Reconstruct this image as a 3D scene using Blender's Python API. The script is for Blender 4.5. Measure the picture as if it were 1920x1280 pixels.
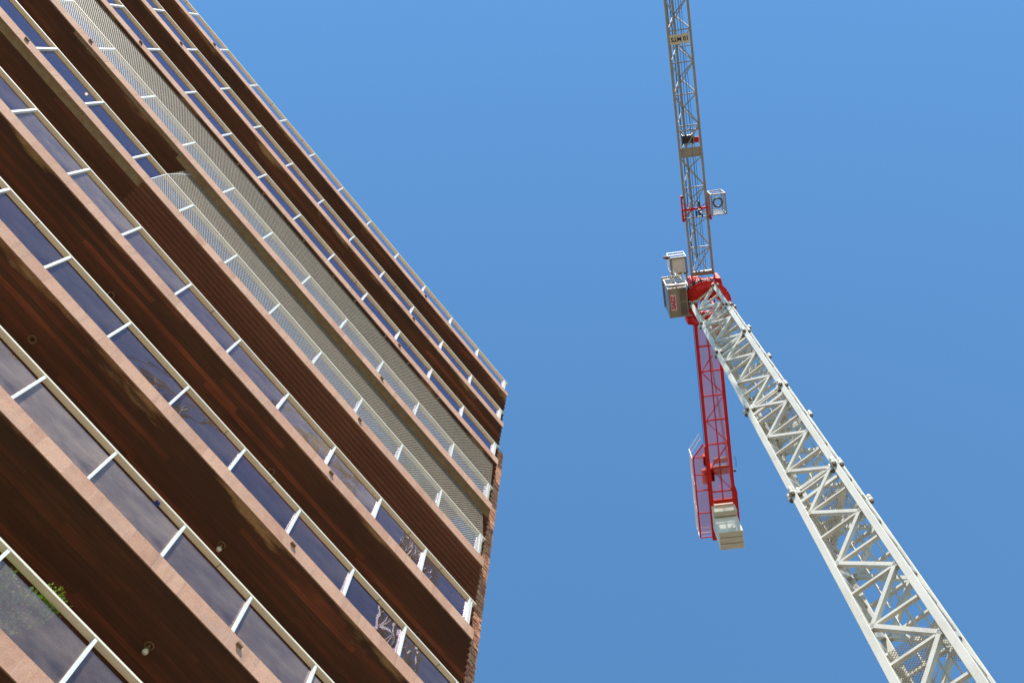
import bpy, math, random
from mathutils import Vector, Matrix
R = math.radians
random.seed(7)
S = bpy.context.scene
for o in list(bpy.data.objects): bpy.data.objects.remove(o)

# ------------------------------------------------------------------ camera
EYE = 1.6
cam = bpy.data.cameras.new("camera"); co = bpy.data.objects.new("camera", cam); S.collection.objects.link(co)
MR = ((0.99923, 0.01016, -0.03801), (0.0, 0.96609, 0.25821), (0.03935, -0.25801, 0.96534))  # rows: world axes seen from the lens (right, down, forward)
rot = Matrix([[MR[i][0], -MR[i][1], -MR[i][2]] for i in range(3)])
co.matrix_world = Matrix.Translation((0, 0, EYE)) @ rot.to_4x4()
cam.sensor_width = 36; cam.lens = 2026.2 * 36 / 1920
cam.clip_start = 0.1; cam.clip_end = 5000
S.camera = co

# ------------------------------------------------------------------ sky and sun
SUN = Vector((-0.008, -0.662, 1.0)).normalized()      # direction towards the sun
w = bpy.data.worlds.new("World"); S.world = w; w.use_nodes = True
nt = w.node_tree; nt.nodes.clear()
sky = nt.nodes.new('ShaderNodeTexSky'); sky.sky_type = 'NISHITA'; sky.sun_disc = False
sky.sun_elevation = math.asin(SUN.z); sky.sun_rotation = math.atan2(SUN.x, SUN.y)
sky.altitude = 0; sky.air_density = 1.0; sky.dust_density = 0.0; sky.ozone_density = 3.0
bg = nt.nodes.new('ShaderNodeBackground'); bg.inputs[1].default_value = 0.15
wo = nt.nodes.new('ShaderNodeOutputWorld')
tintn = nt.nodes.new('ShaderNodeMix'); tintn.data_type = 'RGBA'; tintn.blend_type = 'MULTIPLY'; tintn.inputs[0].default_value = 1
tintn.inputs[7].default_value = (0.74, 1.10, 1.17, 1)
nt.links.new(sky.outputs[0], tintn.inputs[6]); nt.links.new(tintn.outputs[2], bg.inputs[0]); nt.links.new(bg.outputs[0], wo.inputs[0])
sl = bpy.data.lights.new("sun", 'SUN'); sl.energy = 5.0; sl.angle = R(0.53); sl.color = (1, 0.95, 0.87)
so = bpy.data.objects.new("sun", sl); S.collection.objects.link(so)
so.rotation_euler = (-SUN).to_track_quat('-Z', 'Y').to_euler()
S.view_settings.view_transform = 'Standard'; S.view_settings.look = 'None'
S.view_settings.exposure = 0.42; S.view_settings.gamma = 1
S.cycles.transparent_max_bounces = 24; S.cycles.max_bounces = 8

# ------------------------------------------------------------------ materials
def newmat(name):
    m = bpy.data.materials.new(name); m.use_nodes = True
    return m, m.node_tree, m.node_tree.nodes['Principled BSDF']
def N(t, typ, **kw):
    n = t.nodes.new(typ)
    for k, v in kw.items(): setattr(n, k, v)
    return n
def ramp(t, fac, stops):
    r = N(t, 'ShaderNodeValToRGB'); e = r.color_ramp.elements
    while len(e) < len(stops): e.new(0.5)
    for i, (p, c) in enumerate(stops):
        e[i].position = p; e[i].color = (c, c, c, 1) if not hasattr(c, '__len__') else (*c, 1)
    t.links.new(fac, r.inputs[0]); return r.outputs[0]
def noise(t, scale, detail=4, coord='Object', stretch=None, rough=0.55):
    tc = N(t, 'ShaderNodeTexCoord'); n = N(t, 'ShaderNodeTexNoise')
    n.inputs['Scale'].default_value = scale; n.inputs['Detail'].default_value = detail; n.inputs['Roughness'].default_value = rough
    if stretch:
        mp = N(t, 'ShaderNodeMapping'); mp.inputs['Scale'].default_value = stretch
        t.links.new(tc.outputs[coord], mp.inputs[0]); t.links.new(mp.outputs[0], n.inputs[0])
    else: t.links.new(tc.outputs[coord], n.inputs[0])
    return n.outputs[0]
def mix(t, f, a, b, typ='MIX'):
    m = N(t, 'ShaderNodeMix', data_type='RGBA', blend_type=typ)
    for i, v in ((0, f), (6, a), (7, b)):
        if hasattr(v, 'is_linked'): t.links.new(v, m.inputs[i])
        elif i == 0: m.inputs[0].default_value = v
        else: m.inputs[i].default_value = (*v, 1)
    return m.outputs[2]
def mth(t, op, a, b=None, clamp=False):
    m = N(t, 'ShaderNodeMath', operation=op); m.use_clamp = clamp
    for i, v in ((0, a), (1, b)):
        if v is None: continue
        if hasattr(v, 'is_linked'): t.links.new(v, m.inputs[i])
        else: m.inputs[i].default_value = v
    return m.outputs[0]
def attr(t, name='tint'):
    a = N(t, 'ShaderNodeAttribute'); a.attribute_name = name; return a.outputs['Fac']
def bump(t, b, h, strength, dist=0.01):
    n = N(t, 'ShaderNodeBump'); n.inputs['Strength'].default_value = strength; n.inputs['Distance'].default_value = dist
    t.links.new(h, n.inputs['Height']); t.links.new(n.outputs[0], b.inputs['Normal'])

def paint(name, col, rough=0.45, dirt=(0.25, 0.2, 0.14), amount=0.45, rust=0.0, scale=3.0, spec=0.4):
    m, t, b = newmat(name)
    n1 = noise(t, scale, 6, stretch=(1, 1, 0.35)); f = ramp(t, n1, [(0.42, 0), (0.75, amount)])
    c = mix(t, f, col, [col[i] * 0.45 + dirt[i] * 0.35 for i in range(3)])
    n2 = noise(t, scale * 9, 5)
    c = mix(t, ramp(t, n2, [(0.3, 0.0), (0.8, 0.18)]), c, dirt)
    if rust > 0:
        n3 = noise(t, scale * 2.1, 8, rough=0.7)
        c = mix(t, ramp(t, n3, [(0.63, 0), (0.72, rust)]), c, (0.16, 0.05, 0.015))
    t.links.new(c, b.inputs['Base Color'])
    b.inputs['Roughness'].default_value = rough; b.inputs['Specular IOR Level'].default_value = spec
    bump(t, b, n2, 0.15, 0.004)
    return m
M_cream = paint('cream_crane_paint', (0.64, 0.61, 0.53), 0.5, (0.28, 0.22, 0.14), 0.5, rust=0.7, spec=0.25)
M_jib = paint('grey_jib_paint', (0.36, 0.34, 0.30), 0.45, (0.22, 0.16, 0.1), 0.5, rust=0.45)
M_cab = paint('grey_brown_cab_paint', (0.33, 0.28, 0.21), 0.5, (0.2, 0.15, 0.1), 0.5)
M_red = paint('red_crane_paint', (0.72, 0.028, 0.018), 0.6, (0.25, 0.03, 0.015), 0.45, spec=0.12)
M_white = paint('white_rail_paint', (0.84, 0.81, 0.73), 0.4, (0.4, 0.34, 0.25), 0.22)
M_handrail = paint('cream_handrail_paint', (0.88, 0.79, 0.60), 0.5, (0.5, 0.36, 0.18), 0.2, rust=0.25)
M_dark = paint('dark_greased_steel', (0.035, 0.035, 0.04), 0.5, (0.05, 0.04, 0.03), 0.4)
M_rope = paint('wire_rope', (0.07, 0.07, 0.075), 0.5, (0.05, 0.04, 0.03), 0.4)
M_pin = paint('rusty_pin_steel', (0.16, 0.13, 0.10), 0.6, (0.1, 0.05, 0.02), 0.6)
M_conc = paint('counterweight_concrete', (0.72, 0.66, 0.53), 0.8, (0.30, 0.22, 0.12), 0.5, scale=2.2)
M_slab = paint('raw_concrete', (0.34, 0.29, 0.22), 0.85, (0.14, 0.1, 0.06), 0.7, scale=4)
M_plaster = paint('brown_render', (0.20, 0.13, 0.09), 0.85, (0.1, 0.07, 0.05), 0.6)
M_sign = paint('cream_sign_board', (0.72, 0.66, 0.50), 0.5, (0.4, 0.3, 0.2), 0.3)
M_pinkboard = paint('pale_pink_sign_board', (0.80, 0.55, 0.50), 0.5, (0.5, 0.3, 0.25), 0.2)
M_black = paint('black_letter_paint', (0.02, 0.018, 0.016), 0.5, (0.05, 0.04, 0.03), 0.2)
M_magenta = paint('magenta_letter_paint', (0.55, 0.02, 0.13), 0.5, (0.3, 0.05, 0.1), 0.2)
M_spout = paint('weathered_spout', (0.27, 0.17, 0.10), 0.8, (0.2, 0.13, 0.08), 0.4)
M_lip = paint('brown_timber_trim', (0.27, 0.16, 0.08), 0.8, (0.12, 0.07, 0.04), 0.5)
M_blue = paint('blue_plastic', (0.02, 0.06, 0.35), 0.4, (0.02, 0.04, 0.2), 0.2)
M_bulb = paint('frosted_bulb', (0.75, 0.68, 0.52), 0.3, (0.5, 0.4, 0.3), 0.2)
M_ringm = paint('tarnished_lamp_ring', (0.30, 0.19, 0.10), 0.45, (0.15, 0.09, 0.05), 0.5)
M_pot = paint('terracotta', (0.42, 0.17, 0.09), 0.8, (0.2, 0.1, 0.06), 0.5)

def granite():
    m, t, b = newmat('pink_granite_tiles')
    n1 = noise(t, 90, 3); n2 = noise(t, 7, 4); n3 = noise(t, 1.3, 5, stretch=(1, 1, 3)); tint = attr(t)
    c = mix(t, tint, (0.50, 0.235, 0.150), (0.72, 0.40, 0.265))
    c = mix(t, ramp(t, n1, [(0.38, 0.55), (0.62, 0)]), c, (0.30, 0.16, 0.12))
    c = mix(t, ramp(t, n1, [(0.60, 0), (0.75, 0.6)]), c, (0.78, 0.52, 0.38))
    c = mix(t, ramp(t, n2, [(0.35, 0.0), (0.75, 0.35)]), c, (0.70, 0.45, 0.28))
    c = mix(t, ramp(t, n3, [(0.52, 0.0), (0.72, 0.45)]), c, (0.42, 0.30, 0.24))
    n4 = noise(t, 1.6, 6, stretch=(5.5, 5.5, 0.5), rough=0.6)      # rain streaks and rust runs
    c = mix(t, ramp(t, n4, [(0.54, 0.0), (0.70, 0.38)]), c, (0.26, 0.17, 0.12))
    t.links.new(c, b.inputs['Base Color']); b.inputs['Roughness'].default_value = 0.85; b.inputs['Specular IOR Level'].default_value = 0.12
    bump(t, b, n1, 0.12, 0.003); return m
M_granite = granite()
M_grout = paint('pale_grout', (0.74, 0.58, 0.46), 0.8, (0.4, 0.3, 0.22), 0.4)

def wood(name, base, hi, plaster=True):
    m, t, b = newmat(name)
    tc = N(t, 'ShaderNodeTexCoord'); sep = N(t, 'ShaderNodeSeparateXYZ'); t.links.new(tc.outputs['Object'], sep.inputs[0])
    tint = attr(t)
    grain = noise(t, 6, 6, stretch=(0.35, 9, 4))
    big = noise(t, 0.8, 3, stretch=(0.5, 2.0, 1))
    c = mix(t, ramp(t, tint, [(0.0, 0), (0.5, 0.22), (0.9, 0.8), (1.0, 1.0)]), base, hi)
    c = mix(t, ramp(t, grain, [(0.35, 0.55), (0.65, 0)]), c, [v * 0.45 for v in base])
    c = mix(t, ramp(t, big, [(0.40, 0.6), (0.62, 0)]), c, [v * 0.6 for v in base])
    if plaster:
        # flaking varnish and water stains that grow from the outer edge of each balcony ceiling
        n = noise(t, 1.0, 7, stretch=(0.55, 2.2, 1.7), rough=0.62)
        d = mth(t, 'MULTIPLY', sep.outputs['Y'], 0.85)
        f = mth(t, 'SUBTRACT', n, d)
        f = mth(t, 'SUBTRACT', f, 0.515)
        f = mth(t, 'MULTIPLY', f, 9.0, True)
        st = mix(t, noise(t, 22, 4), (0.34, 0.17, 0.06), (0.60, 0.38, 0.18))
        c = mix(t, f, c, st)
        f2 = mth(t, 'SUBTRACT', mth(t, 'SUBTRACT', noise(t, 0.7, 5, stretch=(0.5, 1.2, 0.9)), mth(t, 'MULTIPLY', sep.outputs['Y'], 0.35)), 0.40)
        f2 = mth(t, 'MULTIPLY', f2, 4.0, True)
        c2 = mix(t, 0.55, c, (0.02, 0.013, 0.008))
        c = mix(t, mth(t, 'MULTIPLY', f2, mth(t, 'SUBTRACT', 1.0, f)), c, c2)
    t.links.new(c, b.inputs['Base Color']); b.inputs['Roughness'].default_value = 0.62
    bump(t, b, grain, 0.3, 0.004); return m
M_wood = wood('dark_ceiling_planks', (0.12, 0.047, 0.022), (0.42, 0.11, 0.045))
M_slat = wood('red_brown_ceiling_slats', (0.24, 0.090, 0.052), (0.31, 0.125, 0.075), plaster=False)

def brickm():
    m, t, b = newmat('orange_brick'); tint = attr(t); n = noise(t, 30, 5)
    c = mix(t, tint, (0.42, 0.12, 0.05), (0.90, 0.44, 0.20))
    c = mix(t, ramp(t, n, [(0.35, 0.5), (0.65, 0)]), c, (0.16, 0.06, 0.035))
    t.links.new(c, b.inputs['Base Color']); b.inputs['Roughness'].default_value = 0.85
    bump(t, b, n, 0.3, 0.006); return m
M_brick = brickm()
M_mortar = paint('dark_mortar', (0.16, 0.10, 0.07), 0.95, (0.08, 0.05, 0.03), 0.5)

def glassm():
    m = bpy.data.materials.new('dusty_balcony_glass'); m.use_nodes = True; t = m.node_tree; t.nodes.clear()
    out = N(t, 'ShaderNodeOutputMaterial')
    tr = N(t, 'ShaderNodeBsdfTransparent'); tr.inputs[0].default_value = (0.88, 0.88, 0.90, 1)
    gl = N(t, 'ShaderNodeBsdfGlossy'); gl.inputs['Roughness'].default_value = 0.015; gl.inputs[0].default_value = (0.80, 0.70, 0.88, 1)
    df = N(t, 'ShaderNodeBsdfDiffuse'); df.inputs[0].default_value = (0.68, 0.50, 0.36, 1)
    fr = N(t, 'ShaderNodeFresnel'); geo = N(t, 'ShaderNodeNewGeometry'); t.links.new(mth(t, 'SUBTRACT', 1.52, mth(t, 'MULTIPLY', geo.outputs['Backfacing'], 1.52 - 1 / 1.52)), fr.inputs[0])
    wv = noise(t, 1.5, 1, coord='Object', stretch=(1, 1, 1))
    bp = N(t, 'ShaderNodeBump'); bp.inputs['Strength'].default_value = 0.10; bp.inputs['Distance'].default_value = 0.045
    t.links.new(wv, bp.inputs['Height']); t.links.new(bp.outputs[0], gl.inputs['Normal']); t.links.new(bp.outputs[0], fr.inputs['Normal'])
    smear = noise(t, 1.1, 8, stretch=(0.7, 1, 1.6), rough=0.65)
    dust = ramp(t, smear, [(0.30, 0.03), (0.52, 0.16), (0.72, 0.30)])
    lvl = attr(t)
    dust = mth(t, 'MULTIPLY', dust, lvl)
    m1 = N(t, 'ShaderNodeMixShader'); t.links.new(dust, m1.inputs[0]); t.links.new(tr.outputs[0], m1.inputs[1]); t.links.new(df.outputs[0], m1.inputs[2])
    m2 = N(t, 'ShaderNodeMixShader'); t.links.new(fr.outputs[0], m2.inputs[0]); t.links.new(m1.outputs[0], m2.inputs[1]); t.links.new(gl.outputs[0], m2.inputs[2])
    t.links.new(m2.outputs[0], out.inputs[0]); return m
M_glass = glassm()

def meshmat(name, col, pitch, cover, diamond=True, slope=1.5):
    """woven or expanded metal mesh: a grid of strands over open holes, laid out in the sheet's own UV metres"""
    m, t, b = newmat(name)
    uv = N(t, 'ShaderNodeUVMap'); sep = N(t, 'ShaderNodeSeparateXYZ'); t.links.new(uv.outputs[0], sep.inputs[0])
    u, v = sep.outputs[0], sep.outputs[1]
    if diamond:
        a = mth(t, 'ADD', u, mth(t, 'MULTIPLY', v, slope)); c = mth(t, 'SUBTRACT', u, mth(t, 'MULTIPLY', v, slope))
    else: a, c = u, v
    fs = []
    for s in (a, c):
        f = mth(t, 'FRACT', mth(t, 'MULTIPLY', s, 1.0 / pitch)); fs.append(mth(t, 'LESS_THAN', f, cover))
    k = mth(t, 'MAXIMUM', fs[0], fs[1])
    t.links.new(k, b.inputs['Alpha'])
    n = noise(t, 2, 5); t.links.new(mix(t, ramp(t, n, [(0.35, 0), (0.7, 0.5)]), col, [x * 0.7 for x in col]), b.inputs['Base Color'])
    b.inputs['Roughness'].default_value = 0.6; return m
M_net = meshmat('beige_safety_net', (0.45, 0.36, 0.24), 0.056, 0.19, slope=0.45)
M_net2 = meshmat('pale_guard_net', (0.56, 0.51, 0.41), 0.056, 0.18, slope=0.48)
M_grate_red = meshmat('red_expanded_metal', (0.85, 0.34, 0.38), 0.10, 0.34)
M_grate = meshmat('grey_expanded_metal', (0.42, 0.36, 0.26), 0.07, 0.26)
M_grate_w = meshmat('white_expanded_metal', (0.72, 0.72, 0.70), 0.05, 0.36)

M_fine = meshmat('fine_basket_mesh', (0.45, 0.42, 0.38), 0.05, 0.10)
M_rustc = paint('rust_stained_concrete', (0.38, 0.31, 0.20), 0.9, (0.36, 0.15, 0.03), 0.95, rust=0.9, scale=8)
def leafm():
    m, t, b = newmat('shrub_leaves'); tint = attr(t)
    c = mix(t, tint, (0.10, 0.17, 0.02), (0.42, 0.55, 0.06))
    t.links.new(c, b.inputs['Base Color']); b.inputs['Roughness'].default_value = 0.5
    b.inputs['Subsurface Weight'].default_value = 0.0
    return m
M_leaf = leafm()
M_bark = paint('shrub_bark', (0.12, 0.08, 0.05), 0.9)
def lampm():
    m, t, b = newmat('lit_bulb_glass'); b.inputs['Emission Color'].default_value = (1, 0.66, 0.25, 1); b.inputs['Emission Strength'].default_value = 1.6; return m
M_lit = lampm()
def groundm():
    m, t, b = newmat('street_paving'); n = noise(t, 0.4, 6); n2 = noise(t, 14, 4)
    c = mix(t, n, (0.17, 0.142, 0.10), (0.24, 0.20, 0.142)); c = mix(t, ramp(t, n2, [(0.3, 0.4), (0.7, 0)]), c, (0.13, 0.12, 0.10))
    t.links.new(c, b.inputs['Base Color']); b.inputs['Roughness'].default_value = 0.9; return m
M_ground = groundm()

# ------------------------------------------------------------------ mesh builder
class MB:
    def __init__(s): s.v = []; s.f = []; s.t = []; s.uv = {}
    def poly(s, pts, faces, tint=0.5):
        b = len(s.v); s.v += [tuple(p) for p in pts]; s.f += [tuple(b + i for i in f) for f in faces]; s.t += [tint] * len(pts)
    def hexa(s, p, tint=0.5):   # 8 points: bottom ring then top ring
        s.poly(p, [(0, 3, 2, 1), (4, 5, 6, 7), (0, 1, 5, 4), (1, 2, 6, 5), (2, 3, 7, 6), (3, 0, 4, 7)], tint)
    def box(s, x0, x1, y0, y1, z0, z1, tint=0.5):
        s.hexa([(x0, y0, z0), (x1, y0, z0), (x1, y1, z0), (x0, y1, z0), (x0, y0, z1), (x1, y0, z1), (x1, y1, z1), (x0, y1, z1)], tint)
    def bar(s, a, b, w, h=None, up=(0, 0, 1), tint=0.5):
        a = Vector(a); b = Vector(b); d = (b - a).normalized(); up = Vector(up)
        if abs(d.dot(up)) > 0.98: up = Vector((1, 0, 0)) if abs(d.x) < 0.9 else Vector((0, 1, 0))
        x = d.cross(up).normalized() * w / 2; y = x.cross(d).normalized() * (h or w) / 2
        s.hexa([a - x - y, a + x - y, a + x + y, a - x + y, b - x - y, b + x - y, b + x + y, b - x + y], tint)
    def tube(s, a, b, r, n=8, r2=None, cap=True, tint=0.5):
        a = Vector(a); b = Vector(b); d = (b - a).normalized(); r2 = r if r2 is None else r2
        x = d.orthogonal().normalized(); y = d.cross(x)
        P = [a + (x * math.cos(2 * math.pi * i / n) + y * math.sin(2 * math.pi * i / n)) * r for i in range(n)]
        Q = [b + (x * math.cos(2 * math.pi * i / n) + y * math.sin(2 * math.pi * i / n)) * r2 for i in range(n)]
        F = [(i, (i + 1) % n, n + (i + 1) % n, n + i) for i in range(n)]
        if cap: F += [tuple(range(n))[::-1], tuple(range(n, 2 * n))]
        s.poly(P + Q, F, tint)
    def path(s, pts, r, n=6):
        for a, b in zip(pts, pts[1:]): s.tube(a, b, r, n)
    def torus(s, c, r, rr, axis=(0, 0, 1), n=24, k=8):
        ax = Vector(axis).normalized(); x = ax.orthogonal().normalized(); y = ax.cross(x); c = Vector(c); P = []
        for i in range(n):
            d = x * math.cos(2 * math.pi * i / n) + y * math.sin(2 * math.pi * i / n)
            for j in range(k): P.append(c + d * (r + rr * math.cos(2 * math.pi * j / k)) + ax * rr * math.sin(2 * math.pi * j / k))
        s.poly(P, [(i * k + j, ((i + 1) % n) * k + j, ((i + 1) % n) * k + (j + 1) % k, i * k + (j + 1) % k) for i in range(n) for j in range(k)])
    def ball(s, c, r, sz=1.0, n=16, k=10):
        c = Vector(c); P = []
        for j in range(k + 1):
            a = math.pi * j / k
            for i in range(n): P.append(c + Vector((r * math.sin(a) * math.cos(2 * math.pi * i / n), r * math.sin(a) * math.sin(2 * math.pi * i / n), r * sz * math.cos(a))))
        s.poly(P, [(j * n + i, (j + 1) * n + i, (j + 1) * n + (i + 1) % n, j * n + (i + 1) % n) for j in range(k) for i in range(n)])
    def sheet(s, p0, du, dv, lu, lv, tint=0.5):
        p0 = Vector(p0); du = Vector(du).normalized(); dv = Vector(dv).normalized(); b = len(s.f)
        s.poly([p0, p0 + du * lu, p0 + du * lu + dv * lv, p0 + dv * lv], [(0, 1, 2, 3)], tint)
        s.uv[b] = [(0, 0), (lu, 0), (lu, lv), (0, lv)]
    def build(s, name, mat, parent=None, loc=None, smooth=False, bevel=0, label=None):
        me = bpy.data.meshes.new(name); me.from_pydata(s.v, [], s.f)
        at = me.attributes.new('tint', 'FLOAT', 'POINT'); at.data.foreach_set('value', s.t)
        if s.uv:
            uvl = me.uv_layers.new(name='UVMap')
            for fi, uvs in s.uv.items():
                for li, c in zip(me.polygons[fi].loop_indices, uvs): uvl.data[li].uv = c
        if smooth:
            for p in me.polygons: p.use_smooth = True
        me.materials.append(mat); me.update()
        o = bpy.data.objects.new(name, me); S.collection.objects.link(o)
        if parent: o.parent = parent
        if loc: o.location = loc
        if bevel:
            b = o.modifiers.new('bevel', 'BEVEL'); b.width = bevel; b.segments = 2; b.limit_method = 'ANGLE'
        if label: o['label'] = label
        return o
def empty(name, loc, rz=0, label=None, cat=None, group=None):
    o = bpy.data.objects.new(name, None); S.collection.objects.link(o); o.location = loc; o.rotation_euler.z = rz; o.empty_display_size = 0.3
    return tag(o, label, cat, group)
def tag(o, label=None, cat=None, group=None, kind=None):
    if label: o['label'] = label
    if cat: o['category'] = cat
    if group: o['group'] = group
    if kind: o['kind'] = kind
    return o
def dup(src, parent=None, loc=None, name=None):
    c = src.copy(); S.collection.objects.link(c); c.parent = parent
    if loc is not None: c.location = loc
    return c
def to_pixel(p):
    """where a world point lands, in fractions of the picture, and whether it is in front"""
    d = Vector(p) - Vector((0, 0, EYE)); c = [sum(d[i] * MR[i][k] for i in range(3)) for k in range(3)]
    return (0.5 + 2026.2 * c[0] / c[2] / 1920, 0.5 + 2026.2 * c[1] / c[2] / 1280)

# ------------------------------------------------------------------ ground
g = MB(); g.box(-900, 900, -900, 900, -0.5, 0.0)
tag(g.build('ground', M_ground), kind='structure')

# ------------------------------------------------------------------ apartment building
YAW = 0.8909; BX, BY = -1.6232, 10.6142; ZR = 34.668 + EYE; BAY = 1.3736
U0 = -14 * BAY - 0.10; U1 = 0.20
bld = empty('apartment_building', (BX, BY, 0), YAW,
            'tall brown apartment block with pink stone balcony bands and dark wooden ceilings', 'building')
def loc2world(u, y, z): return (BX + u * math.cos(YAW) - y * math.sin(YAW), BY + u * math.sin(YAW) + y * math.cos(YAW), z)
# body
b = MB(); b.box(U0, 1.355, 2.2, 13, 0, ZR - 2.6); b.box(U0, 1.06, 2.2, 13, ZR - 2.6, ZR - 1.06); b.build('wall', M_plaster, bld)
b = MB(); b.box(U0, U1, 0.0, 2.2, 0, ZR - 9 * 3 - 3.2); b.build('ground_floor_wall', M_plaster, bld)
b = MB(); b.box(U0 - 0.3, U0 - 0.001, -0.02, 13, 0, ZR - 1.2); b.build('end_wall', M_plaster, bld)
# brick side
br = MB(); BRT = ZR - 2.52; z = 9.0; i = 0
while z < BRT - 0.05:
    jut = random.uniform(-0.006, 0.012) + (0.012 if i % 2 else 0)
    segs = [0.0, 0.20, 0.27] if i % 2 else [0.0, 0.10, 0.27]
    for a, c in zip(segs, segs[1:]):
        last = c == 0.27
        dy = random.uniform(-0.010, 0.008)
        br.box(1.084 + a + 0.004, 1.084 + c - 0.004 + (jut if last else 0), 0.985 + dy, 1.20, z, z + 0.062, random.random() ** 1.2)
    z += 0.076; i += 1
bw = MB(); bw.box(1.082, 1.350, 1.0, 2.199, 0, BRT)
wb = bw.build('brick_side_wall', M_mortar, bld)
br.build('brick_facing', M_brick, wb)

def SPL(y): return 0.194 + 0.88 * max(min(y, 1.0), 0)
NET = {3: (U0, U1 - 0.1), 4: (-10.45, U1 - 0.1)}
def post_mb():
    m = MB(); t = 0.021
    # tapered fin: foot on the stone band, head running out under the handrail
    z0, z1 = -1.03, -0.042
    P = lambda u: [(u, -0.030, z0), (u, 0.035, z0), (u, 0.050, z1 - 0.06), (u, 0.082, z1), (u, -0.014, z1), (u, -0.016, z1 - 0.10)]
    a = P(-t); c = P(t); n = 6
    m.poly(a + c, [tuple(range(n))[::-1], tuple(range(n, 2 * n))] + [(i, (i + 1) % n, n + (i + 1) % n, n + i) for i in range(n)])
    return m
pmesh = post_mb()
def pane_mb(x0, x1, lvl):
    m = MB(); a = -0.995; b = -0.165; p, q = 0.040, 0.048
    m.poly([(x0, p, a), (x1, p, a), (x1, p, b), (x0, p, b)], [(0, 1, 2, 3)], lvl)
    m.poly([(x0, q, a), (x1, q, a), (x1, q, b), (x0, q, b)], [(3, 2, 1, 0)], lvl); return m
post0 = None
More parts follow.
